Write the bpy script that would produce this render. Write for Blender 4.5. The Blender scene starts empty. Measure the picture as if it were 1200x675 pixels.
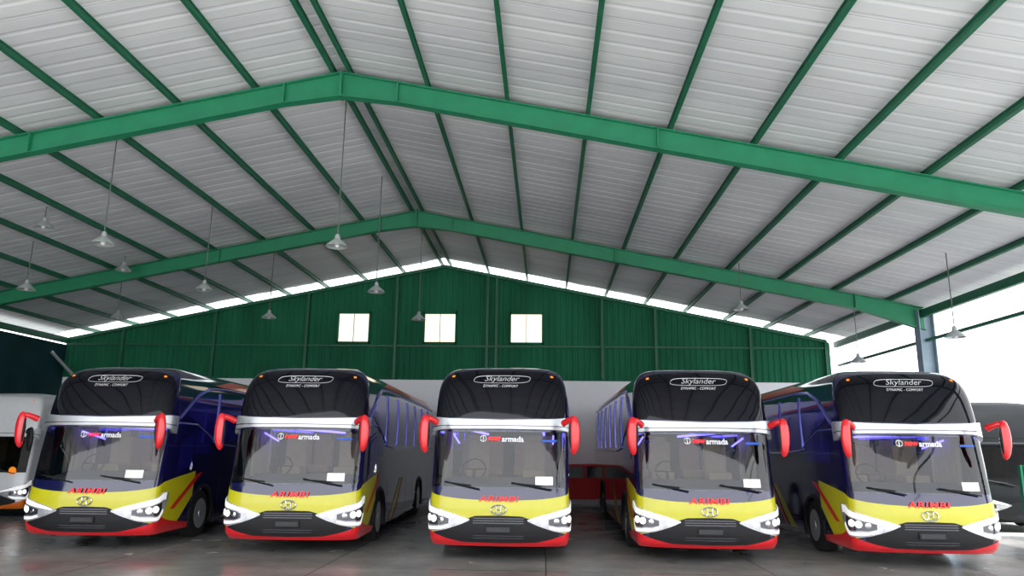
import bpy, math, random
import numpy as np
from mathutils import Matrix, Vector
random.seed(4)
scene = bpy.context.scene
COL = scene.collection
scene.view_settings.view_transform = 'Standard'

# ------------------------------------------------------------ materials
def mat(name, col, rough=.5, metal=0, coat=0, noise=.08, scale=6, bump=0, emis=None, estr=0, stretch=(1,1,1), ior=None, spec=None):
    m = bpy.data.materials.new(name); m.use_nodes = True
    nt = m.node_tree; b = nt.nodes['Principled BSDF']
    b.inputs['Roughness'].default_value = rough
    b.inputs['Metallic'].default_value = metal
    b.inputs['Coat Weight'].default_value = coat
    b.inputs['Coat Roughness'].default_value = .05
    if ior: b.inputs['IOR'].default_value = ior
    if spec is not None: b.inputs['Specular IOR Level'].default_value = spec
    tc = nt.nodes.new('ShaderNodeTexCoord'); mp = nt.nodes.new('ShaderNodeMapping')
    mp.inputs['Scale'].default_value = stretch
    nz = nt.nodes.new('ShaderNodeTexNoise'); nz.inputs['Scale'].default_value = scale
    nz.inputs['Detail'].default_value = 5
    nt.links.new(tc.outputs['Object'], mp.inputs[0]); nt.links.new(mp.outputs[0], nz.inputs['Vector'])
    mx = nt.nodes.new('ShaderNodeMixRGB')
    mx.inputs[1].default_value = tuple(min(1, c*(1-noise*2)) for c in col)+(1,)
    mx.inputs[2].default_value = tuple(min(1, c*(1+noise*2)) for c in col)+(1,)
    nt.links.new(nz.outputs[0], mx.inputs[0]); nt.links.new(mx.outputs[0], b.inputs['Base Color'])
    if bump:
        bp = nt.nodes.new('ShaderNodeBump'); bp.inputs['Strength'].default_value = bump
        bp.inputs['Distance'].default_value = .02
        nt.links.new(nz.outputs[0], bp.inputs['Height']); nt.links.new(bp.outputs[0], b.inputs['Normal'])
    if emis:
        b.inputs['Emission Color'].default_value = emis+(1,)
        b.inputs['Emission Strength'].default_value = estr
    return m

def glass_mat(name, tint, ior, rough=.02, gcol=(1,1,1)):
    m = bpy.data.materials.new(name); m.use_nodes = True
    nt = m.node_tree; nt.nodes.remove(nt.nodes['Principled BSDF'])
    out = nt.nodes['Material Output']
    t = nt.nodes.new('ShaderNodeBsdfTransparent'); t.inputs[0].default_value = tint+(1,)
    g = nt.nodes.new('ShaderNodeBsdfGlossy'); g.inputs['Roughness'].default_value = rough
    g.inputs[0].default_value = gcol+(1,)
    fr = nt.nodes.new('ShaderNodeFresnel'); fr.inputs[0].default_value = ior
    mx = nt.nodes.new('ShaderNodeMixShader')
    nt.links.new(fr.outputs[0], mx.inputs[0]); nt.links.new(t.outputs[0], mx.inputs[1]); nt.links.new(g.outputs[0], mx.inputs[2])
    nt.links.new(mx.outputs[0], out.inputs[0])
    return m

M = {}
M['black'] = mat('blue_black_gloss_paint', (.009,.008,.060), .10, 0, .9, .1)
M['glassblack'] = mat('black_tinted_glass', (.005,.005,.009), .05, 0, 0, .1, ior=1.38)
M['sideglass'] = mat('blue_tinted_side_glass', (.035,.03,.36), .05, .5, .5, .3, 1.2)
M['yellow'] = mat('yellow_paint', (.62,.58,.012), .3, 0, .5, .03)
M['red'] = mat('red_paint', (.72,.012,.02), .3, 0, .5, .03)
M['white'] = mat('white_paint', (.75,.76,.78), .3, 0, .5, .03)
M['silver'] = mat('brushed_silver', (.56,.58,.61), .3, .6, .3, .05)
M['bluesilver'] = mat('blue_silver_trim', (.20,.20,.72), .25, .6, .3, .05)
M['chrome'] = mat('chrome', (.8,.8,.8), .1, 1, 0, .02)
M['badgesilver'] = mat('badge_silver', (.70,.70,.72), .3, .3, 0, .02)
M['plastic'] = mat('black_plastic', (.012,.012,.014), .5, 0, 0, .1, spec=.3)
M['plate'] = mat('dark_plate', (.03,.03,.034), .5, 0, 0, .2)
M['rubber'] = mat('tyre_rubber', (.014,.014,.014), .8, 0, 0, .2, 20, .2)
M['lamp_housing'] = mat('smoked_lamp_housing', (.07,.07,.085), .12, .5, .8, .1)
M['clearlamp'] = mat('clear_headlamp_lens', (.55,.55,.58), .12, .4, .9, .3, 7)
M['drl'] = mat('white_running_light', (.95,.95,.98), .3, 0, .3, .01, emis=(1,.98,.97), estr=.4)
M['beam'] = mat('lit_lamp_lens', (.95,.95,.98), .2, 0, .5, .01, emis=(1,.98,.95), estr=1.0)
M['whitetext'] = mat('white_vinyl', (.80,.80,.82), .5, 0, 0, .02)
M['redtext'] = mat('glowing_red_vinyl', (.85,.02,.02), .4, 0, 0, .02, emis=(1,.03,.02), estr=.15)  # red lettering with a faint glow added to its colour, not a lamp
M['bluesticker'] = mat('blue_sticker', (.03,.12,.6), .5, 0, 0, .02)
M['paper'] = mat('white_paper', (.85,.85,.82), .8, 0, 0, .02)
M['led'] = mat('blue_led', (.1,.1,1), .5, emis=(.14,.10,1.0), estr=6)
M['warmled'] = mat('warm_cabin_light', (1,.8,.5), .5, emis=(1,.75,.45), estr=5)
M['seat'] = mat('tan_seat_fabric', (.34,.24,.17), .9, 0, 0, .2, 30)
M['curtain'] = mat('beige_curtain', (.45,.36,.27), .9, 0, 0, .15, 12, stretch=(1,6,.3))
M['dash'] = mat('dashboard_vinyl', (.10,.10,.11), .6, 0, 0, .2, 10)
M['wind'] = glass_mat('windscreen_glass', (.68,.74,.74), 1.56)
M['darkwind'] = glass_mat('dark_windscreen_glass', (.2,.22,.22), 1.2)
M['orange'] = mat('amber_lens', (.9,.25,.02), .3, emis=(1,.3,.02), estr=.5)
M['orangepaint'] = mat('orange_paint', (.75,.16,.01), .3, 0, .4, .03)
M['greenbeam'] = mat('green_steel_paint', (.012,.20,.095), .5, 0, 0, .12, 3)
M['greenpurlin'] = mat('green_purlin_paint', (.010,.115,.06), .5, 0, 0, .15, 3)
M['bluecol'] = mat('grey_blue_steel', (.22,.30,.36), .6, 0, 0, .15, 3)
M['lampshade'] = mat('lamp_enamel', (.42,.46,.46), .4, .2, 0, .1)
M['rod'] = mat('lamp_rod_steel', (.12,.14,.13), .6, .3, 0, .1)
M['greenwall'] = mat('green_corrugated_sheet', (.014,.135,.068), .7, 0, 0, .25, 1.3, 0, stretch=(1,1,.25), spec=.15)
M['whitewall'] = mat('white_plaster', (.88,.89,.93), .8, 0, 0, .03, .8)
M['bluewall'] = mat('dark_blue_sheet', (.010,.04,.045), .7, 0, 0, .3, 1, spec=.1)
M['darkpaint'] = mat('dark_grey_paint', (.012,.014,.016), .6, 0, 0, .3, 1, spec=.1)
M['bulb'] = mat('lamp_glass', (.8,.8,.78), .3)
M['carred'] = mat('car_red_paint', (.55,.01,.015), .5, 0, 0, .03, spec=.2)

def roof_mat():
    m = bpy.data.materials.new('roof_sheet'); m.use_nodes = True
    nt = m.node_tree; b = nt.nodes['Principled BSDF']; b.inputs['Roughness'].default_value = .6
    b.inputs['Specular IOR Level'].default_value = .15
    tc = nt.nodes.new('ShaderNodeTexCoord')
    br = nt.nodes.new('ShaderNodeTexBrick'); br.offset = 0
    br.inputs['Color1'].default_value = (.61,.63,.655,1); br.inputs['Color2'].default_value = (.70,.72,.74,1)
    br.inputs['Mortar'].default_value = (.38,.39,.41,1); br.inputs['Scale'].default_value = 1
    br.inputs['Mortar Size'].default_value = .009; br.inputs['Mortar Smooth'].default_value = .4
    br.inputs['Brick Width'].default_value = 400; br.inputs['Row Height'].default_value = .99
    nz = nt.nodes.new('ShaderNodeTexNoise'); nz.inputs['Scale'].default_value = .6; nz.inputs['Detail'].default_value = 4
    mp = nt.nodes.new('ShaderNodeMapping'); mp.inputs['Scale'].default_value = (.5,1.2,1)
    mo = nt.nodes.new('ShaderNodeMapping'); mo.inputs['Location'].default_value = (200,0,0)
    nt.links.new(tc.outputs['Object'], mo.inputs[0]); nt.links.new(mo.outputs[0], br.inputs['Vector'])
    nt.links.new(tc.outputs['Object'], mp.inputs[0]); nt.links.new(mp.outputs[0], nz.inputs['Vector'])
    mx = nt.nodes.new('ShaderNodeMixRGB'); mx.blend_type = 'MULTIPLY'; mx.inputs[0].default_value = 1
    cr = nt.nodes.new('ShaderNodeValToRGB'); cr.color_ramp.elements[0].color = (.86,.86,.87,1); cr.color_ramp.elements[1].color = (1,1,1,1)
    cr.color_ramp.elements[0].position = .35; cr.color_ramp.elements[1].position = .62
    nt.links.new(nz.outputs[0], cr.inputs[0]); nt.links.new(br.outputs[0], mx.inputs[1]); nt.links.new(cr.outputs[0], mx.inputs[2])
    nt.links.new(mx.outputs[0], b.inputs['Base Color'])
    return m
M['roof'] = roof_mat()
m = bpy.data.materials.new('translucent_roof_sheet'); m.use_nodes=True; nt=m.node_tree
nt.nodes.remove(nt.nodes['Principled BSDF'])
t=nt.nodes.new('ShaderNodeBsdfTranslucent'); t.inputs[0].default_value=(.30,.32,.33,1)
t2=nt.nodes.new('ShaderNodeBsdfTransparent'); t2.inputs[0].default_value=(.8,.83,.85,1)
nz=nt.nodes.new('ShaderNodeTexNoise'); nz.inputs['Scale'].default_value=.9; nz.inputs['Detail'].default_value=5
cr=nt.nodes.new('ShaderNodeValToRGB'); cr.color_ramp.elements[0].position=.44; cr.color_ramp.elements[1].position=.54
tc=nt.nodes.new('ShaderNodeTexCoord'); nt.links.new(tc.outputs['Object'],nz.inputs['Vector'])
mx=nt.nodes.new('ShaderNodeMixShader'); nt.links.new(nz.outputs[0],cr.inputs[0]); nt.links.new(cr.outputs[0],mx.inputs[0])
nt.links.new(t.outputs[0],mx.inputs[1]); nt.links.new(t2.outputs[0],mx.inputs[2]); nt.links.new(mx.outputs[0],nt.nodes['Material Output'].inputs[0])
M['skylight']=m
def floor_mat(name, c1, c2, r0, r1):
    m = bpy.data.materials.new(name); m.use_nodes = True
    nt = m.node_tree; b = nt.nodes['Principled BSDF']
    tc = nt.nodes.new('ShaderNodeTexCoord')
    nz = nt.nodes.new('ShaderNodeTexNoise'); nz.inputs['Scale'].default_value = .7; nz.inputs['Detail'].default_value = 9; nz.inputs['Roughness'].default_value = .65
    cr = nt.nodes.new('ShaderNodeValToRGB'); cr.color_ramp.elements[0].position = .33; cr.color_ramp.elements[1].position = .68
    cr.color_ramp.elements[0].color = c1+(1,); cr.color_ramp.elements[1].color = c2+(1,)
    br = nt.nodes.new('ShaderNodeTexBrick'); br.offset = 0
    for k in ('Color1','Color2'): br.inputs[k].default_value = (1,1,1,1)
    br.inputs['Mortar'].default_value = (.4,.4,.4,1); br.inputs['Scale'].default_value = 1
    br.inputs['Brick Width'].default_value = 3.7; br.inputs['Row Height'].default_value = 3.2; br.inputs['Mortar Size'].default_value = .012
    mx = nt.nodes.new('ShaderNodeMixRGB'); mx.blend_type = 'MULTIPLY'; mx.inputs[0].default_value = 1
    nt.links.new(tc.outputs['Object'], nz.inputs['Vector']); nt.links.new(tc.outputs['Object'], br.inputs['Vector'])
    nt.links.new(nz.outputs[0], cr.inputs[0]); nt.links.new(cr.outputs[0], mx.inputs[1]); nt.links.new(br.outputs[0], mx.inputs[2])
    nt.links.new(mx.outputs[0], b.inputs['Base Color'])
    n2 = nt.nodes.new('ShaderNodeTexNoise'); n2.inputs['Scale'].default_value = .9; n2.inputs['Detail'].default_value = 4
    nt.links.new(tc.outputs['Object'], n2.inputs['Vector'])
    mr = nt.nodes.new('ShaderNodeMapRange'); mr.inputs[1].default_value = .3; mr.inputs[2].default_value = .7
    mr.inputs[3].default_value = r0; mr.inputs[4].default_value = r1
    nt.links.new(n2.outputs[0], mr.inputs[0]); nt.links.new(mr.outputs[0], b.inputs['Roughness'])
    return m
M['floor'] = floor_mat('worn_concrete', (.23,.228,.22), (.43,.42,.40), .13, .28)
M['ground'] = floor_mat('outdoor_concrete', (.46,.46,.44), (.60,.60,.58), .7, .9)

# ------------------------------------------------------------ mesh helpers
class MB:
    def __init__(s): s.v=[]; s.f=[]; s.m=[]; s.mi=0
    def add(s, vs, fs):
        o=len(s.v); s.v += [tuple(map(float,p)) for p in vs]
        for f in fs: s.f.append([i+o for i in f]); s.m.append(s.mi)
        return s
    def box(s, c, d, rot=None):
        hx,hy,hz=[q/2 for q in d]
        P=[Vector((x*hx,y*hy,z*hz)) for x in(-1,1) for y in(-1,1) for z in(-1,1)]
        if rot is not None: P=[rot@p for p in P]
        P=[p+Vector(c) for p in P]
        return s.add(P,[(0,1,3,2),(4,6,7,5),(0,4,5,1),(2,3,7,6),(0,2,6,4),(1,5,7,3)])
    def hexa(s, P):
        return s.add(P,[(3,2,1,0),(4,5,6,7),(0,1,5,4),(1,2,6,5),(2,3,7,6),(3,0,4,7)])
    def tube(s, path, rad, seg=8, caps=True, up=(0,0,1)):
        n=len(path); path=[Vector(p) for p in path]; rings=[]
        for i,p in enumerate(path):
            t=(path[min(i+1,n-1)]-path[max(i-1,0)]).normalized()
            u=Vector(up)
            if abs(t.dot(u))>.95: u=Vector((0,1,0)) if abs(t.y)<.9 else Vector((1,0,0))
            a=t.cross(u).normalized(); b=a.cross(t).normalized()
            r=rad[i] if isinstance(rad,(list,tuple)) else rad
            ra,rb=(r if isinstance(r,(list,tuple)) else (r,r))
            rings.append([p+a*ra*math.cos(2*math.pi*k/seg)+b*rb*math.sin(2*math.pi*k/seg) for k in range(seg)])
        V=[q for r in rings for q in r]; F=[]
        for i in range(n-1):
            for k in range(seg):
                F.append((i*seg+k,i*seg+(k+1)%seg,(i+1)*seg+(k+1)%seg,(i+1)*seg+k))
        if caps: F.append(tuple(range(seg-1,-1,-1))); F.append(tuple((n-1)*seg+k for k in range(seg)))
        return s.add(V,F)
    def lathe(s, prof, seg=24, c=(0,0,0), axis='z'):
        V=[];F=[];n=len(prof)
        for r,h in prof:
            for k in range(seg):
                a=2*math.pi*k/seg; x,y=r*math.cos(a),r*math.sin(a)
                p=(x,y,h) if axis=='z' else (h,x,y)
                V.append((p[0]+c[0],p[1]+c[1],p[2]+c[2]))
        for i in range(n-1):
            for k in range(seg):
                F.append((i*seg+k,i*seg+(k+1)%seg,(i+1)*seg+(k+1)%seg,(i+1)*seg+k))
        if prof[0][0]>1e-4: F.append(tuple(range(seg)))
        if prof[-1][0]>1e-4: F.append(tuple((n-1)*seg+k for k in range(seg)))
        return s.add(V,F)
    def obj(s, name, mats, parent=None, smooth=True, angle=35, bevel=0, label=None, solid=0):
        me=bpy.data.meshes.new(name); me.from_pydata(s.v,[],s.f); me.update()
        if not isinstance(mats,(list,tuple)): mats=[mats]
        for q in mats: me.materials.append(q)
        for p,mi in zip(me.polygons,s.m): p.material_index=mi
        if smooth:
            me.polygons.foreach_set('use_smooth',[True]*len(me.polygons))
            try: me.set_sharp_from_angle(angle=math.radians(angle))
            except Exception: pass
        o=bpy.data.objects.new(name,me); COL.objects.link(o)
        if parent: o.parent=parent
        if bevel:
            b=o.modifiers.new('bevel','BEVEL'); b.width=bevel; b.segments=2; b.limit_method='ANGLE'
        if solid:
            b=o.modifiers.new('solid','SOLIDIFY'); b.thickness=solid; b.offset=0
        if label: o['label']=label
        return o
def tag(o,label,cat,group=None,kind=None):
    if label: o['label']=label
    if cat: o['category']=cat
    if group: o['group']=group
    if kind: o['kind']=kind
    return o
def struct(o,label):
    o['kind']='structure'; o['label']=label; return o

def text_geo(body, size, shear=0, offset=0, spacing=1, width=None):
    cu=bpy.data.curves.new('tmp_text','FONT'); cu.body=body; cu.size=size; cu.shear=shear; cu.offset=offset
    cu.space_character=spacing; cu.align_x='CENTER'; cu.align_y='CENTER'; cu.resolution_u=3
    ob=bpy.data.objects.new('tmp_text',cu); COL.objects.link(ob)
    dg=bpy.context.evaluated_depsgraph_get(); me=bpy.data.meshes.new_from_object(ob.evaluated_get(dg))
    V=np.array([tuple(v.co)[:2] for v in me.vertices]); F=[tuple(p.vertices) for p in me.polygons]
    bpy.data.objects.remove(ob); bpy.data.curves.remove(cu); bpy.data.meshes.remove(me)
    cx=(V[:,0].min()+V[:,0].max())/2; cy=(V[:,1].min()+V[:,1].max())/2
    V-=(cx,cy)
    if width: V[:,0]*=width/(V[:,0].max()-V[:,0].min())
    return V,F

# ------------------------------------------------------------ coach surface
NEXP=3.6; DC=.32; CR=.08; LEN=12.0; ZT=3.58
fz=[(.26,.12),(.36,.03),(.6,0),(.9,0),(1.1,.03),(1.3,.07),(1.8,.16),(2.3,.26),(2.5,.29),(2.8,.36),(3.1,.46),(3.3,.58),(3.42,.74),(3.5,1.0),(3.55,1.4),(ZT,2.0)]
wz=[(.26,1.20),(.4,1.24),(.6,1.25),(2.5,1.25),(2.9,1.235),(3.1,1.21),(3.25,1.165),(3.38,1.08),(3.47,.96),(3.53,.83),(ZT,.5)]
def hermite(tab):
    X=[p[0] for p in tab]; Y=[p[1] for p in tab]
    d=[(Y[i+1]-Y[i])/(X[i+1]-X[i]) for i in range(len(X)-1)]
    m=[d[0]]+[0 if d[i-1]*d[i]<=0 else 2*d[i-1]*d[i]/(d[i-1]+d[i]) for i in range(1,len(d))]+[d[-1]]
    def F(x):
        x=min(max(x,X[0]),X[-1]); i=0
        while i<len(X)-2 and x>X[i+1]: i+=1
        h=X[i+1]-X[i]; t=(x-X[i])/h
        return (2*t**3-3*t*t+1)*Y[i]+(t**3-2*t*t+t)*h*m[i]+(-2*t**3+3*t*t)*Y[i+1]+(t**3-t*t)*h*m[i+1]
    return F
f_=hermite(fz); w_=hermite(wz)
def surf(a,z):
    s=1 if a>=0 else -1; a=abs(a); f=f_(z); w=w_(z)
    if a<=1:
        ph=a*math.pi/2; sn,cs=math.sin(ph),math.cos(ph)
        r=(sn**NEXP+max(cs,0)**NEXP)**(-1/NEXP)
        x=r*sn; return Vector((s*w*x, f+CR*x*x+DC-DC*r*cs, z))
    c=f+CR+DC
    return Vector((s*w, c+(a-1)/11*(LEN-c), z))
def nrm(a,z):
    e=.01
    d1=surf(a+e,z)-surf(a-e,z); d2=surf(a,z+e)-surf(a,z-e)
    n=d1.cross(d2)
    return n.normalized()
def on(a,z,off): return surf(a,z)+nrm(a,z)*off
def yF(x,z):
    w=w_(z); q=min(abs(x)/w,.999)
    return f_(z)+CR*q*q+DC-DC*(1-q**NEXP)**(1/NEXP)
AX=[(2.3,.5,.56),(8.6,.5,.56)]
def in_arch(p): return any((p[1]-y)**2+(p[2]-z)**2<r*r for y,z,r in AX) and abs(p[0])>.6
def fpatch(mb,a0,a1,lo,hi,na,nz,off,rim=.012):
    A=np.linspace(a0,a1,na+1)
    V=[];F=[]
    g=[]
    for a in A:
        l,h=(lo(a) if callable(lo) else lo),(hi(a) if callable(hi) else hi)
        g.append([l+(h-l)*k/nz for k in range(nz+1)])
    for i,a in enumerate(A):
        for z in g[i]: V.append(on(a,z,off))
    W=nz+1
    for i in range(na):
        for k in range(nz):
            q=(i*W+k,(i+1)*W+k,(i+1)*W+k+1,i*W+k+1)
            c=sum((V[j] for j in q),Vector())/4
            if not in_arch(c): F.append(q)
    if rim:
        b=[(i,0) for i in range(na+1)]+[(na,k) for k in range(1,W)]+[(i,nz) for i in range(na-1,-1,-1)]+[(0,k) for k in range(nz-1,0,-1)]
        o=len(V)
        for i,k in b: V.append(on(A[i],g[i][k],off-rim-.004))
        n=len(b)
        for j in range(n):
            i,k=b[j]; i2,k2=b[(j+1)%n]
            c=V[i*W+k]
            if not in_arch(c): F.append((i*W+k,o+j,o+(j+1)%n,i2*W+k2))
    mb.add(V,F)
def spatch(mb,s,q,ny,nz,off):
    V=[];F=[]
    for i in range(ny+1):
        u=i/ny
        for k in range(nz+1):
            v=k/nz
            y=(q[0][0]*(1-u)+q[1][0]*u)*(1-v)+(q[3][0]*(1-u)+q[2][0]*u)*v
            z=(q[0][1]*(1-u)+q[1][1]*u)*(1-v)+(q[3][1]*(1-u)+q[2][1]*u)*v
            V.append(Vector((s*(w_(z)+off),y,z)))
    W=nz+1
    for i in range(ny):
        for k in range(nz):
            t=(i*W+k,(i+1)*W+k,(i+1)*W+k+1,i*W+k+1)
            c=sum((V[j] for j in t),Vector())/4
            if not in_arch(c): F.append(t if s>0 else t[::-1])
    mb.add(V,F)
def ip(xs,ys): return lambda a: float(np.interp(abs(a),xs,ys))
def sm(xs,ys):
    h=hermite(list(zip(xs,ys))); return lambda a:h(abs(a))
def map_text(mb,V,F,x0,z0,off,zs=1):
    mb.add([(x0+v[0], yF(x0+v[0],z0+v[1]*zs)-off, z0+v[1]*zs) for v in V],F)

def build_coach(P, lettering=True):
    root=bpy.data.objects.new('coach',None); COL.objects.link(root)
    A=[-1+.04*i for i in range(51)]
    side=[1+11*t for t in np.linspace(0,1,100)[1:]]
    loop=[-a for a in side[::-1]]+A+side
    Z=list(np.arange(.26,1.25,.055))+[1.27]+list(np.arange(1.35,2.2,.1))+[2.25]+list(np.arange(2.33,3.0,.09))+list(np.arange(3.02,3.4,.04))+list(np.arange(3.4,ZT-.004,.018))+[ZT]
    mb=MB(); V=[surf(a,z) for z in Z for a in loop]; n=len(loop); F=[]
    for k in range(len(Z)-1):
        for i in range(n):
            j=(i+1)%n; zc=(Z[k]+Z[k+1])/2
            if j and abs((loop[i]+loop[j])/2)<.64 and 1.27<zc<2.25: continue
            q=(k*n+i,k*n+j,(k+1)*n+j,(k+1)*n+i)
            c=(V[q[0]]+V[q[1]]+V[q[2]]+V[q[3]])/4
            if j and in_arch(c): continue
            F.append(q)
    F.append(tuple((len(Z)-1)*n+i for i in range(n)))
    mb.add(V,F); mb.obj('body',P['body'],root,angle=50)
    MB().box((0,6,.42),(2.0,11.2,.2)).obj('chassis',M['plastic'],root,False)
    # windscreens
    mb=MB(); fpatch(mb,-.65,.65,1.255,2.265,40,10,.004,0); mb.obj('windscreen',P['wind'],root)
    mb=MB(); fpatch(mb,-.72,.72,sm([0,.5,.72],[2.49,2.51,2.54]),sm([0,.35,.6,.72],[3.42,3.41,3.30,3.05]),44,14,.006,.01)
    mb.obj('upper_windscreen',P['upper'],root)
    # brow trim: arched visor turning down at its ends
    mb=MB(); fpatch(mb,-1.0,1.0,sm([0,.45,.7,.85,1.0],[2.295,2.285,2.24,2.18,2.16]),sm([0,.4,.65,.85,1.0],[2.455,2.475,2.505,2.51,2.50]),60,6,.065,.07)
    b=mb.obj('brow_trim',P['trim'],root)
    mb=MB(); fpatch(mb,-.9,.9,sm([0,.45,.7,.9],[2.345,2.34,2.32,2.30]),sm([0,.45,.7,.9],[2.36,2.355,2.335,2.315]),50,1,.071,.01)
    mb.obj('brow_groove',M['lamp_housing'],b)
    # front panel
    mb=MB(); fpatch(mb,-2.3,2.3,ip([0,.9,1.2,1.6,2.3],[.66,.40,.33,.33,.9]),sm([0,.3,.6,1,2.3],[1.035,1.06,1.13,1.23,1.40]),90,10,.008)
    mb.obj('front_panel',P['panel'],root,label='yellow nose panel' if lettering else None)
    # bumper
    mb=MB(); fpatch(mb,-2.2,2.2,.27,sm([0,.35,.55,.75,1.0,1.3,2.2],[.355,.37,.44,.52,.58,.50,.38]),90,6,.014)
    mb.obj('bumper',P['bumper'],root,label='red lower bumper lip' if lettering else None)
    # grille
    mb=MB(); fpatch(mb,-.52,.52,sm([0,.3,.42,.52],[.335,.345,.385,.44]),ip([0,.2,.27,.36,.52],[.79,.78,.73,.66,.58]),60,6,.022)
    g=mb.obj('grille',M['plastic'],root)
    for z in (.41,.45,.66,.70,.74):
        mb=MB(); fpatch(mb,-.22,.22,z-.007,z+.007,20,1,.03,.01); mb.obj('grille_slat',M['lamp_housing'],g)
    p=MB().box((0,-.04,.555),(.46,.02,.12)).obj('number_plate',M['plastic'],root,bevel=.005)
    MB().box((0,-.052,.555),(.40,.006,.075)).obj('plate_face',M['plate'],p)
    # headlights: rounded clusters sweeping up at the outer corners
    for s in (-1,1):
        lo=sm([.25,.36,.52,.75,.95,1.10,1.22],[.70,.60,.515,.50,.56,.69,.90]); hi=sm([.25,.36,.52,.75,.95,1.10,1.22],[.725,.80,.885,.96,1.02,1.05,1.03])
        mb=MB(); a0,a1=(.25,1.22) if s>0 else (-1.22,-.25)
        fpatch(mb,a0,a1,lo,hi,36,8,.030,.02); hl=mb.obj('headlight',M['clearlamp'],root)
        mb=MB(); b0,b1=(.29,1.12) if s>0 else (-1.12,-.29)
        fpatch(mb,b0,b1,lambda a:hi(a)-sm([.29,.45,.7,1.12],[.045,.085,.11,.15])(a),lambda a:hi(a)-.015,30,3,.042,.012)
        mb.obj('running_light',M['drl'],hl,label='white running light strip')
        mb=MB(); b0,b1=(.42,.98) if s>0 else (-.98,-.42)
        fpatch(mb,b0,b1,lambda a:lo(a)+ip([.42,.6,.98],[.08,.10,.12])(a),lambda a:hi(a)-ip([.42,.7,.98],[.11,.13,.17])(a),18,3,.036,.01)
        mb.obj('lamp_recess',M['lamp_housing'],hl)
        mb=MB(); b0,b1=(.42,1.05) if s>0 else (-1.05,-.42)
        fpatch(mb,b0,b1,lambda a:lo(a)+.025,lambda a:lo(a)+ip([.42,.7,1.05],[.06,.08,.09])(a),18,2,.040,.01)
        mb.obj('turn_light',M['drl'],hl)
        for a,r,z,m_ in ((.49,.050,.70,'chrome'),(.59,.064,.715,'beam'),(.71,.066,.73,'beam')):
            c=on(s*a,z,.034); nn=nrm(s*a,z); ax=Vector((0,0,1)).cross(nn).normalized(); az=nn.cross(ax)
            mb=MB(); mb.lathe([(0.001,r*.35),(r*.6,r*.28),(r*.95,.008),(r*1.05,-.02)],20)
            mb.v=[tuple(c+ax*q[0]+az*q[1]+nn*q[2]) for q in mb.v]
            mb.obj('lens',M[m_],hl)
        mb=MB(); fpatch(mb,s*.50-.016,s*.50+.016,3.28,3.31,4,1,.016,.012); mb.obj('marker_lamp',M['orange'],root,label='amber marker lamp')
    # mirrors: flattened ear shapes
    for s in (-1,1):
        mb=MB()
        mb.tube([(s*1.15,.06,2.40),(s*1.21,-.02,2.44),(s*1.27,-.09,2.47),(s*1.32,-.11,2.47)],[(.05,.06),(.045,.055),(.045,.05),(.045,.05)],10)
        m=mb.obj('mirror',P['mirror'],root,label='red wing mirror hanging from the brow' if lettering else None)
        mb=MB()
        mb.tube([(s*1.325,-.11,2.525),(s*1.335,-.12,2.49),(s*1.345,-.13,2.39),(s*1.35,-.13,2.26),(s*1.348,-.13,2.10),(s*1.34,-.12,1.97),(s*1.33,-.11,1.90),(s*1.325,-.10,1.865)],
                [(.03,.03),(.065,.05),(.085,.055),(.095,.06),(.090,.06),(.072,.055),(.048,.045),(.018,.02)],16,up=(0,1,0))
        mb.obj('mirror_shell',P['mirror'],m)
        mb=MB(); mb.tube([(s*1.265,-.15,2.40),(s*1.26,-.155,2.26),(s*1.265,-.155,2.10),(s*1.28,-.14,1.97)],[(.010,.02),(.020,.03),(.018,.03),(.01,.02)],8,up=(0,1,0)); mb.obj('mirror_edge',M['plastic'],m,label='black inner mirror edge')
        mb=MB(); mb.lathe([(.001,0),(.066,0),(.070,.01)],16); mb.v=[(s*1.348+q[0],-.065+q[2],2.18+q[1]*2.6) for q in mb.v]
        mb.obj('mirror_glass',M['chrome'],m)
    # wipers
    for x0,x1 in ((-.35,-.98),(.95,.22)):
        mb=MB(); pts=[]
        for t in np.linspace(0,1,8):
            x=x0+(x1-x0)*t; z=1.235+.12*t; pts.append((x,yF(x,z)-.05,z))
        mb.tube(pts,.014,6); w=mb.obj('wiper',M['plastic'],root)
        mb=MB(); pts=[]
        for t in np.linspace(0,1,8):
            x=x1+(x0-x1)*(.75*t); z=1.345-.045*t; pts.append((x,yF(x,z)-.03,z))
        mb.tube(pts,.010,5); mb.obj('wiper_blade',M['rubber'],w)
    # interior
    MB().box((0,6.4,1.12),(2.2,11,.06)).obj('cabin_floor',M['dash'],root,False)
    mb=MB(); mb.hexa([(-1.0,.42,1.14),(1.0,.42,1.14),(1.05,1.15,1.14),(-1.05,1.15,1.14),(-1.0,.50,1.30),(1.0,.50,1.30),(1.02,1.05,1.42),(-1.02,1.05,1.42)])
    mb.obj('dashboard',M['dash'],root,False,bevel=.04)
    mb=MB(); pts=[(-.55+.22*math.cos(t),1.12+.12*math.sin(t),1.55+.19*math.sin(t)) for t in np.linspace(0,2*math.pi,25)]
    mb.tube(pts,.018,6); mb.tube([(-.77,1.12,1.55),(-.33,1.12,1.55)],.014,6); mb.tube([(-.55,1.12,1.55),(-.55,1.05,1.35)],.03,6)
    mb.obj('steering_wheel',M['plastic'],root)
    for (x,y) in ((-.55,1.9),(.6,1.9),(-.85,3.4),(-.35,3.4),(.35,3.4),(.85,3.4)):
        mb=MB(); mb.box((x,y,1.45),(.46,.5,.16)); mb.box((x,y+.24,1.80),(.44,.12,.62)); mb.box((x,y+.24,2.16),(.28,.1,.14)); mb.box((x,y,1.26),(.3,.3,.24))
        mb.obj('seat',M['seat'],root,False,bevel=.03)
    MB().box((0,6.2,2.38),(2.1,10.6,.04)).obj('cabin_ceiling',M['dash'],root,False)
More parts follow.
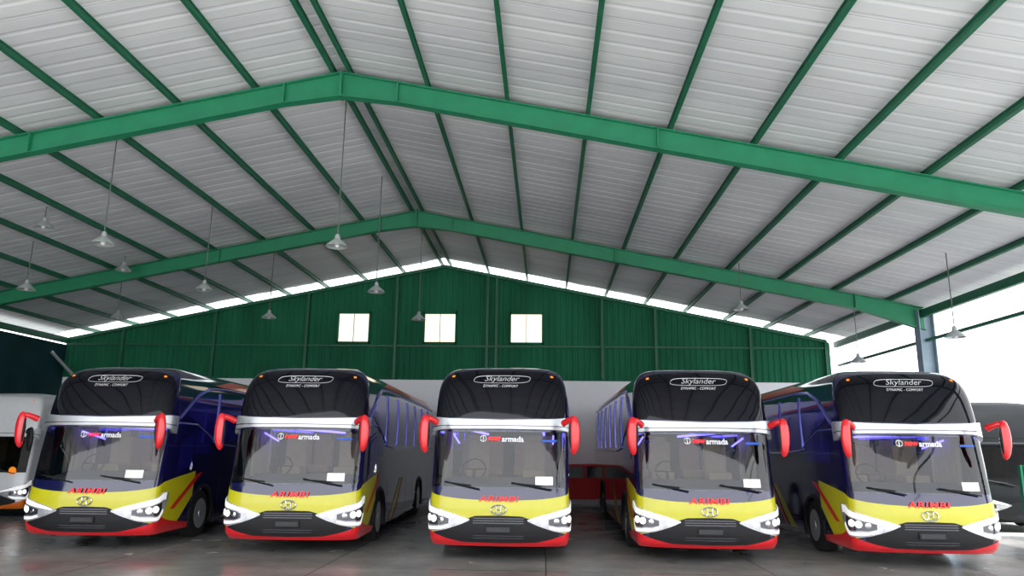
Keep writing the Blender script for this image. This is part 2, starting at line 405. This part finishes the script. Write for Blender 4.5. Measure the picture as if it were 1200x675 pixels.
    for s in (-1,1):
        if lettering:
            MB().tube([(s*.78,2.3,2.33),(s*.78,7.5,2.33)],.03,6).obj('led_strip',M['led'],root,label='blue led ceiling strip')
            MB().tube([(s*.98,1.3,2.20),(s*.98,2.2,2.05)],.018,6).obj('led_strip',M['led'],root,label='blue led pillar strip')
        mb=MB(); pts=[(s*(1.12+.02*math.sin(k*2.2)),1.0+k*.06) for k in range(20)]
        V=[];F=[]
        for x,y in pts: V += [(x,y,1.35),(x,y,2.3)]
        for k in range(19): F.append((2*k,2*k+2,2*k+3,2*k+1))
        mb.add(V,F); mb.obj('curtain',M['curtain'],root)
    if lettering: MB().box((0,2.6,2.34),(.3,.5,.03)).obj('cabin_light',M['warmled'],root,False,label='warm cabin ceiling light')
    # sides
    for s in (-1,1):
        for i in range(6):
            y0=2.75+i*1.5
            mb=MB(); spatch(mb,s,[(y0,2.02),(y0+1.40,2.02),(y0+1.55,3.06),(y0+.15,3.06)],6,8,.008); mb.obj('side_window',P['side'],root)
            mb=MB(); pts=[Vector((s*(w_(z)+.012),y0-.05+(z-2.0)*.145,z)) for z in np.linspace(2.0,3.1,8)]
            mb.tube(pts,.024,6); mb.obj('pillar_trim',P['strip'],root)
        mb=MB(); spatch(mb,s,[(1.00,1.78),(2.45,1.75),(2.55,2.32),(1.10,2.14)],6,6,.008); mb.obj('side_window',P['side'],root)
        mb=MB(); spatch(mb,s,[(1.15,2.56),(2.60,2.16),(2.75,3.06),(1.50,2.96)],6,6,.012); mb.obj('side_window',P['side'],root)
        mb=MB(); pts=[(.85,2.48),(1.2,2.70),(1.65,2.98),(2.3,3.17),(3.2,3.22),(6,3.22),(9,3.22),(11.8,3.18)]
        mb.tube([(s*(w_(z)+.01),y,z) for y,z in pts],.032,6); mb.obj('roof_trim',P['strip'],root)
        mb=MB(); pts=[(.85,2.38),(1.7,2.37),(2.3,2.18),(2.8,1.98),(4,1.92),(8,1.92),(11.8,1.92)]
        mb.tube([(s*(w_(z)+.01),y,z) for y,z in pts],.018,6); mb.obj('belt_trim',P['strip'],root)
        mb=MB(); spatch(mb,s,[(2.6,3.27),(11.5,3.27),(11.2,3.46),(4.0,3.46)],24,4,.012); mb.obj('roof_stripe',P['mirror'],root,label='red stripe along roof edge' if lettering else None)
        mb=MB(); spatch(mb,s,[(3.5,.32),(4.0,.32),(5.2,1.2),(4.9,1.2)],10,12,.008); mb.obj('side_stripe',P['panel'],root,label='yellow slanted stripe' if lettering else None)
        mb=MB(); spatch(mb,s,[(4.1,.32),(4.3,.32),(5.45,1.2),(5.27,1.2)],6,12,.008); mb.obj('side_stripe',P['mirror'],root,label='red slanted stripe' if lettering else None)
        mb=MB(); spatch(mb,s,[(.75,.70),(.95,.70),(2.2,1.38),(1.9,1.34)],6,10,.022); mb.obj('side_stripe',P['mirror'],root,label='red slanted stripe' if lettering else None)
        for y in (3.15,6.0,7.2,9.4,10.6):
            mb=MB(); spatch(mb,s,[(y,.34),(y+.02,.34),(y+.02,1.25),(y,1.25)],1,6,.006); mb.obj('locker_seam',M['plastic'],root)
        for y,z,r in AX:
            mb=MB(); pts=[(s*1.245,y+(r+.02)*math.cos(t),z+(r+.02)*math.sin(t)) for t in np.linspace(-.38,math.pi+.38,26)]
            mb.tube(pts,.045,6); mb.obj('wheel_arch',M['plastic'],root)
            mb=MB(); prof=[(.30,.00),(.44,0),(.49,-.03),(.5,-.06),(.5,-.26),(.47,-.3),(.3,-.3)]
            mb.lathe([(r_,h_*s) for r_,h_ in prof],32,(s*1.235,y,.5),'x'); wh=mb.obj('wheel',M['rubber'],root)
            mb=MB(); mb.lathe([(.001,.02*s),(.08,.02*s),(.10,-.03*s),(.13,-.07*s),(.24,-.10*s),(.27,-.03*s),(.31,.008*s)],32,(s*1.235,y,.5),'x')
            for k in range(10):
                t=k*math.pi/5; mb.box((s*1.165,y+.155*math.cos(t),.5+.155*math.sin(t)),(.05,.03,.03))
            mb.mi=1
            for k in range(8):
                t=k*math.pi/4+.2; mb.box((s*1.150,y+.215*math.cos(t),.5+.215*math.sin(t)),(.01,.055,.055),Matrix.Rotation(t,3,'X'))
            mb.obj('hub',[M['silver'],M['plastic']],wh,label='silver wheel hub')
    # entrance door
    mb=MB(); spatch(mb,1,[(.84,1.30),(1.66,1.42),(1.70,2.26),(.90,2.10)],6,14,.012)
    d=mb.obj('door',P['body'],root)
    mb=MB(); spatch(mb,1,[(.92,1.40),(1.56,1.50),(1.60,2.18),(.98,2.03)],6,8,.022); mb.obj('door_glass',P['side'],d)
    MB().tube([(1.27,1.58,1.44),(1.285,1.58,1.52),(1.27,1.58,1.6)],.012,6).obj('handle',M['chrome'],d)
    if lettering:
        zb=3.235
        V,F=text_geo('Skylander',.15,.4,.0,1.0,.66); mb=MB(); map_text(mb,V,F,0,zb,.03); lt=mb.obj('roof_lettering',M['badgesilver'],root,False,label='silver script lettering in an outlined badge')
        mb=MB(); pts=[]
        hw,hh=.53,.072
        for t in np.linspace(0,2*math.pi,49):
            cx=abs(math.cos(t))**.45*(1 if math.cos(t)>=0 else -1); sz=abs(math.sin(t))**.6*(1 if math.sin(t)>=0 else -1)
            x=hw*cx; z=zb+hh*sz; x+= .5*(z-zb)
            pts.append((x,yF(x,z)-.025,z))
        mb.tube(pts,.005,5,False); mb.obj('badge_outline',M['badgesilver'],root)
        V,F=text_geo('DYNAMIC - COMFORT',.07,.25,.0,1.1,.66); mb=MB(); map_text(mb,V,F,-.02,zb-.13,.03); mb.obj('slogan_lettering',M['whitetext'],root,False)
        V,F=text_geo('ARIMBI',.16,.15,.004,1.12,.72); mb=MB(); map_text(mb,V,F,0,1.075,.03,.85); mb.obj('operator_lettering',M['redtext'],root,False,label='bold red operator lettering')
        V,F=text_geo('new',.14,0,.006,1,.24); mb=MB(); map_text(mb,V,F,-.10,2.12,.02); mb.obj('builder_lettering',M['redtext'],root,False)
        V,F=text_geo('armada',.14,0,.004,1,.40); mb=MB(); map_text(mb,V,F,.23,2.12,.02); mb.obj('builder_lettering',M['whitetext'],root,False)
        mb=MB(); pts=[(-.31+.055*math.cos(t),0,2.125+.055*math.sin(t)) for t in np.linspace(0,2*math.pi,21)]
        mb.tube([(x,yF(x,z)-.02,z) for x,_,z in pts],.009,5,False)
        mb.tube([(-.31,yF(-.3,2.12)-.02,2.08),(-.31,yF(-.3,2.18)-.02,2.18)],.010,5)
        mb.obj('builder_mark',M['whitetext'],root)
        mb=MB(); fpatch(mb,.36,.50,2.07,2.11,6,1,.012,0); mb.obj('sticker',M['bluesticker'],root,label='small blue windscreen sticker')
        mb=MB(); fpatch(mb,.31,.46,1.31,1.46,6,3,.010,0); mb.obj('paper_sheet',M['paper'],root,label='white paper on the windscreen')
        mb=MB(); pts=[(.135*math.cos(t),0,.89+.078*math.sin(t)) for t in np.linspace(0,2*math.pi,33)]
        mb.tube([(x,yF(x,z)-.028,z) for x,_,z in pts],.012,6,False)
        for q in ([(-.060,.955),(-.040,.92),(-.034,.89),(-.040,.86),(-.060,.825)],[(.060,.955),(.040,.92),(.034,.89),(.040,.86),(.060,.825)],[(-.034,.89),(.034,.89)]):
            mb.tube([(x,yF(x,z)-.028,z) for x,z in q],.011,6)
        mb.obj('emblem',M['chrome'],root,label='oval chrome maker emblem')
    else:
        mb=MB(); mb.lathe([(.001,-.05),(.09,-.04),(.12,0)],14); mb.v=[(.85+q[0],yF(.85,1.3)+q[2],1.3+q[1]) for q in mb.v]
        mb.obj('turn_lamp',M['orange'],root,label='amber lamp')
    return root

def dup(root):
    def rec(o,parent):
        c=o.copy(); COL.objects.link(c)
        if parent: c.parent=parent
        for k in list(o.children): rec(k,c)
        return c
    return rec(root,None)

P1=dict(body=M['black'],trim=M['silver'],panel=M['yellow'],bumper=M['red'],mirror=M['red'],upper=M['glassblack'],wind=M['wind'],side=M['sideglass'],strip=M['bluesilver'])
P2=dict(body=M['white'],trim=M['white'],panel=M['white'],bumper=M['orangepaint'],mirror=M['plastic'],upper=M['white'],wind=M['darkwind'],side=M['glassblack'],strip=M['white'])
P3=dict(body=M['darkpaint'],trim=M['darkpaint'],panel=M['darkpaint'],bumper=M['darkpaint'],mirror=M['plastic'],upper=M['darkpaint'],wind=M['darkwind'],side=M['glassblack'],strip=M['darkpaint'])
proto=build_coach(P1)
places=[(-.84,13.65,0,'black coach with yellow-red nose in the middle of the row'),
        (-8.68,14.15,2.0,'black coach with yellow-red nose beside the white coach'),
        (-4.73,14.0,2.0,'black coach with yellow-red nose, slightly angled in the row'),
        (2.90,13.85,0,'black coach with yellow-red nose beside the walkway gap'),
        (6.66,13.75,-1.5,'black coach with yellow-red nose next to open side')]
coaches=[proto]+[dup(proto) for _ in range(4)]
for o,(x,y,r,l) in zip(coaches,places):
    o.location=(x,y,0); o.rotation_euler=(0,0,math.radians(r)); tag(o,l,'bus','row of parked coaches')
wc=build_coach(P2,False); wc.location=(-14.95,19.6,0); wc.scale=(.93,.6,.93)
tag(wc,'white coach with amber lamp parked by the wall','bus')
dc=build_coach(P3,False); dc.location=(13.0,21.3,-.1)
tag(dc,'dark grey coach parked outside the open side','bus')

# ------------------------------------------------------------ building
XR=-3.95; XL=-18.7; XE=10.8; ZR=9.12; SL=.2; YF0=2.0; YW=28.0; YS=27.55
def zroof(x): return ZR-SL*abs(x-XR)
def sheets(y0,y1,m,label,name):
    mb=MB(); V=[];F=[]; ys=[]; y=y0
    while y<y1:
        ys += [(y,0),(y+.22,0),(y+.26,.010),(y+.29,.010)]; y+=.33
    for (yy,dz) in ys:
        for x in (XL-.6,XR,XE+.6): V.append((x,yy,zroof(x)+dz))
    for i in range(len(ys)-1):
        F.append((i*3,i*3+1,i*3+4,i*3+3)); F.append((i*3+1,i*3+2,i*3+5,i*3+4))
    mb.add(V,F); struct(mb.obj(name,m,smooth=False),label)
sheets(YF0,YS,M['roof'],'pale grey ribbed metal roof sheets','ceiling')
sheets(YS+.10,YW+.6,M['skylight'],'translucent bright roof sheets above gable','ceiling_skylight')
offs=[.16+1.52*i for i in range(10)]
for s in (-1,1):
    for o_ in offs:
        x=XR+s*o_
        if x>XE+.3 or x<XL-.3: continue
        mb=MB(); t=.034; h=.11
        def zz(xx): return ZR-SL*abs(xx-XR)
        for (xa,xb,za,zb) in ((x-t,x+t,-.02,0),(x-.012,x+.012,-h,-.02),(x-t,x+t,-h-.012,-h)):
            mb.hexa([(xa,YF0,zz(xa)+za),(xb,YF0,zz(xb)+za),(xb,YW+.7,zz(xb)+za),(xa,YW+.7,zz(xa)+za),
                     (xa,YF0,zz(xa)+zb),(xb,YF0,zz(xb)+zb),(xb,YW+.7,zz(xb)+zb),(xa,YW+.7,zz(xa)+zb)])
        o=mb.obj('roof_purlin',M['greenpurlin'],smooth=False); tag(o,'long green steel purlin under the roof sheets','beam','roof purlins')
def rafter(y):
    mb=MB()
    T=-.122
    for s,xe in ((-1,XL),(1,XE)):
        xk=XR+s*1.1; xh=xe-s*1.9
        for xa,xb,da,db in ((XR,xk,.48,.40),(xk,xh,.40,.40),(xh,xe,.40,.64)):
            a_,b_=(xa,xb) if xa<xb else (xb,xa); A_,B_=(da,db) if xa<xb else (db,da)
            mb.hexa([(a_,y-.10,zroof(a_)+T-.02),(b_,y-.10,zroof(b_)+T-.02),(b_,y+.10,zroof(b_)+T-.02),(a_,y+.10,zroof(a_)+T-.02),
                     (a_,y-.10,zroof(a_)+T),(b_,y-.10,zroof(b_)+T),(b_,y+.10,zroof(b_)+T),(a_,y+.10,zroof(a_)+T)])
            mb.hexa([(a_,y-.012,zroof(a_)+T-A_),(b_,y-.012,zroof(b_)+T-B_),(b_,y+.012,zroof(b_)+T-B_),(a_,y+.012,zroof(a_)+T-A_),
                     (a_,y-.012,zroof(a_)+T-.02),(b_,y-.012,zroof(b_)+T-.02),(b_,y+.012,zroof(b_)+T-.02),(a_,y+.012,zroof(a_)+T-.02)])
            mb.hexa([(a_,y-.10,zroof(a_)+T-A_-.02),(b_,y-.10,zroof(b_)+T-B_-.02),(b_,y+.10,zroof(b_)+T-B_-.02),(a_,y+.10,zroof(a_)+T-A_-.02),
                     (a_,y-.10,zroof(a_)+T-A_),(b_,y-.10,zroof(b_)+T-B_),(b_,y+.10,zroof(b_)+T-B_),(a_,y+.10,zroof(a_)+T-A_)])
        for xs in (XR+s*1.1,XR+s*6.0,xe-s*1.9):
            mb.box((xs,y,zroof(xs)+T-.21),(.03,.2,.41))
    mb.box((XR,y,zroof(XR)+T-.25),(.05,.22,.52))
    return mb
for y in (13.0,21.5):
    o=rafter(y).obj('roof_rafter',M['greenbeam'],smooth=False)
    tag(o,'green steel i-beam rafter spanning the gable roof','beam','gable rafters')
    for x in (XL,XE):
        mb=MB(); ht=zroof(x)-.2
        mb.box((x-.2,y,ht/2),(.025,.32,ht)); mb.box((x+.2,y,ht/2),(.025,.32,ht)); mb.box((x,y,.02),(.6,.5,.04))
        mb.box((x,y,ht/2),(.4,.02,ht))
        o=mb.obj('steel_column',M['bluecol'],smooth=False); tag(o,'grey-blue steel column carrying a green rafter','column','steel columns')
for x,l in ((XE-.05,'green eave beam along the open side'),(XL+.05,'green eave beam along the closed side')):
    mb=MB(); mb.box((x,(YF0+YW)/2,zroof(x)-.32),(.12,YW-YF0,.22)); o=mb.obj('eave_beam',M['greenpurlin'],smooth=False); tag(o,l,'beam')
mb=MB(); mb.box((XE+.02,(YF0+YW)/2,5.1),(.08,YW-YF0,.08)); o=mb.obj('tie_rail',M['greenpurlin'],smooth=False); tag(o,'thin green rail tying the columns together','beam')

wins=[(-7.41,6.43),(-4.07,6.43),(-.76,6.43)]; WH=.62; WV=.58
mb=MB()
xs=[]; x=XL
while x<10.35:
    for d,e in [(0,0),(.09,0),(.12,.025),(.19,.025)]: xs.append((x+d,e))
    x+=.22
xs.append((10.4,0))
for (xw,zw) in wins: xs += [(xw-WH,0),(xw+WH,0)]
xs=sorted(xs)
TOP=lambda x: zroof(x)-.28
def strip(mb,p,q,z0,z1a,z1b):
    mb.add([(p[0],YW-p[1],z0),(q[0],YW-q[1],z0),(q[0],YW-q[1],z1b),(p[0],YW-p[1],z1a)],[(0,1,2,3)])
for p,q in zip(xs[:-1],xs[1:]):
    c=(p[0]+q[0])/2; w=[k for k in wins if abs(c-k[0])<WH]
    if w:
        zw=w[0][1]; strip(mb,p,q,4.45,zw-WV,zw-WV); strip(mb,p,q,zw+WV,TOP(p[0]),TOP(q[0]))
    else: strip(mb,p,q,4.45,TOP(p[0]),TOP(q[0]))
struct(mb.obj('wall_back',M['greenwall'],smooth=False,solid=.006),'green corrugated metal gable wall')
mb=MB(); mb.box((-4.15,YW+.1,2.25),(29.1,.2,4.5)); struct(mb.obj('wall_back_lower',M['whitewall'],smooth=False),'white plastered lower wall')
M['winglass']=glass_mat('cream_window_glass',(.47,.41,.30),1.2,.1)
for i,(xw,zw) in enumerate(wins):
    mb=MB()
    for d in (-1,1):
        mb.box((xw+d*WH,YW-.04,zw),(.07,.12,2*WV+.07)); mb.box((xw,YW-.04,zw+d*WV),(2*WH+.07,.12,.07))
    mb.mi=1
    mb.box((xw,YW-.03,zw),(.03,.05,2*WV)); 
    mb.mi=2; mb.add([(xw-WH,YW,zw-WV),(xw+WH,YW,zw-WV),(xw+WH,YW,zw+WV),(xw-WH,YW,zw+WV)],[(0,1,2,3)])
    struct(mb.obj('window_%d'%(i+1),[M['greenwall'],M['paper'],M['winglass']],smooth=False),'cream lit window in green frame')
for i,x in enumerate([-16.4,-12.8,-9.2,-5.75,-2.25,-1.9,2.1,4.1,7.6,10.35]):
    t=TOP(x)-.02; mb=MB(); mb.box((x,YW-.13,(4.5+t)/2),(.10,.14,t-4.5))
    o=mb.obj('trim_%d'%(i+1),M['greenpurlin'],smooth=False); struct(o,'green steel wall post')
mb=MB(); mb.box(((XL+10.4)/2,YW-.1,5.72),(29,.08,.07)); struct(mb.obj('trim_11',M['greenpurlin'],smooth=False),'green horizontal wall girt')
mb=MB()
for s,xe in ((-1,XL),(1,10.4)):
    a,b=(xe,XR) if s<0 else (XR,xe)
    mb.hexa([(a,YW-.16,TOP(a)-.06),(b,YW-.16,TOP(b)-.06),(b,YW-.02,TOP(b)-.06),(a,YW-.02,TOP(a)-.06),
             (a,YW-.16,TOP(a)+.06),(b,YW-.16,TOP(b)+.06),(b,YW-.02,TOP(b)+.06),(a,YW-.02,TOP(a)+.06)])
struct(mb.obj('trim_12',M['greenpurlin'],smooth=False),'green gable edge beam')
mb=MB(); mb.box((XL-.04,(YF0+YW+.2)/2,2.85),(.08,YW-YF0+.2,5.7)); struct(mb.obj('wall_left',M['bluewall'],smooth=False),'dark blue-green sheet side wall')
mb=MB(); mb.tube([(XL+.1,YW-1.0,5.3),(XL+1.6,YW-.3,3.6)],.06,8); o=mb.obj('wall_brace',M['silver']); tag(o,'silver diagonal brace near the wall corner','brace')
mb=MB(); mb.box(((XL+XE)/2,13,-.05),(XE-XL+.6,31,.1)); struct(mb.obj('floor',M['floor'],smooth=False),'worn grey concrete floor with joints')
mb=MB(); mb.box((0,10,-.16),(260,260,.1)); struct(mb.obj('ground',M['ground'],smooth=False),'pale concrete yard')

mb=MB(); mb.box((15.6,19.3,.8),(8,.12,1.8))
for i in range(20): mb.box((11.7+i*.41,19.22,.8),(.08,.05,1.8))
o=mb.obj('green_fence',M['greenwall'],smooth=False); tag(o,'low green sheet fence before a dark coach','fence')

# pendant lamps
lamps=[(-8.9,14.0,5.9),(-4.2,14.2,5.9),(-8.85,18.4,5.9),(-4.4,18.6,5.9),(-8.7,22.6,5.9),(-4.0,22.8,5.9),(-12.0,16.5,7.0),(-12.5,20.8,7.0),
       (-13.6,18.4,5.9),(-13.7,22.8,5.9),(5.5,20.9,5.9),(9.2,17.0,4.55),(9.2,22.3,4.6)]
def lamp_parts():
    root=bpy.data.objects.new('pendant_lamp',None); COL.objects.link(root)
    mb=MB(); mb.lathe([(.035,.22),(.05,.18),(.06,.12),(.10,.09),(.20,.0),(.225,-.04),(.215,-.04),(.19,.0),(.09,.08),(.02,.10)],28)
    mb.obj('lamp_shade',M['lampshade'],root)
    mb=MB(); mb.lathe([(.001,-.06),(.04,-.045),(.055,0),(.035,.06),(.03,.1)],14); mb.obj('bulb',M['bulb'],root)
    return root
for i,(x,y,z) in enumerate(lamps):
    if i==0: r0=lamp_parts(); r=r0
    else: r=dup(r0)
    for ch in list(r.children):
        if ch.name.startswith('rod'): bpy.data.objects.remove(ch)
    r.location=(x,y,z)
    L=zroof(x)-z-.01
    MB().tube([(0,0,.2),(0,0,L)],.013,6).obj('rod',M['rod'],r)
    tag(r,'grey conical industrial lamp hanging on a thin rod','lamp','pendant lamps')

def car(x,y,rot):
    root=bpy.data.objects.new('car',None); COL.objects.link(root)
    prof=[(-2.0,.3),(-2.05,.6),(-1.95,.85),(-1.1,.98),(-.5,1.42),(.9,1.46),(1.55,1.05),(1.95,.98),(2.02,.6),(1.95,.3)]
    mb=MB(); n=len(prof); V=[]
    for yy in (-.82,-.78,.78,.82):
        for px,pz in prof:
            k=.88 if pz>1.2 else 1
            V.append((px if abs(yy)<.8 else px*.985, yy*k, pz))
    F=[]
    for r in range(3):
        for i in range(n):
            F.append((r*n+i,r*n+(i+1)%n,(r+1)*n+(i+1)%n,(r+1)*n+i))
    F.append(tuple(range(n-1,-1,-1))); F.append(tuple(3*n+i for i in range(n)))
    mb.add(V,F); mb.obj('body',M['carred'],root,bevel=.03)
    for s in (-1,1):
        mb=MB(); mb.add([(-.95,s*.835,1.0),(.1,s*.835,1.0),(.1,s*.76,1.38),(-.45,s*.76,1.38)],[(0,1,2,3)]); mb.obj('window',M['glassblack'],root,False)
        mb=MB(); mb.add([(.18,s*.835,1.0),(1.35,s*.835,1.02),(.85,s*.76,1.38),(.18,s*.76,1.38)],[(0,1,2,3)]); mb.obj('window',M['glassblack'],root,False)
        for wx in (-1.3,1.25):
            mb=MB(); mb.lathe([(.001,-.06),(.3,-.06),(.31,.06),(.18,.07),(.001,.06)],20); mb.v=[(wx+q[0],s*.80+q[2]*s,.31+q[1]) for q in mb.v]
            mb.obj('wheel',M['rubber'],root)
    root.location=(x,y,0); root.rotation_euler=(0,0,rot); return root
c=car(1.2,27.0,0); tag(c,'small red car parked crosswise behind the coaches','car')

# ------------------------------------------------------------ light
w=bpy.data.worlds.new('world'); scene.world=w; w.use_nodes=True
bg=w.node_tree.nodes['Background']; bg.inputs[0].default_value=(.94,.96,1,1); bg.inputs[1].default_value=3.5
sd=bpy.data.lights.new('sun','SUN'); sd.energy=8.5; sd.angle=math.radians(3); sd.color=(1,.97,.93)
so=bpy.data.objects.new('sun',sd); COL.objects.link(so); so.rotation_euler=(math.radians(38),0,math.radians(15))

# ------------------------------------------------------------ camera
cd=bpy.data.cameras.new('camera'); cam=bpy.data.objects.new('camera',cd); COL.objects.link(cam)
cd.sensor_width=36; cd.lens=870/1200*36; cd.clip_end=500
R=Matrix.Rotation(math.radians(2.72),4,'Z')@Matrix.Rotation(math.radians(90+12.2),4,'X')@Matrix.Rotation(math.radians(.7),4,'Z')
cam.matrix_world=Matrix.Translation((0,0,1.95))@R
scene.camera=cam
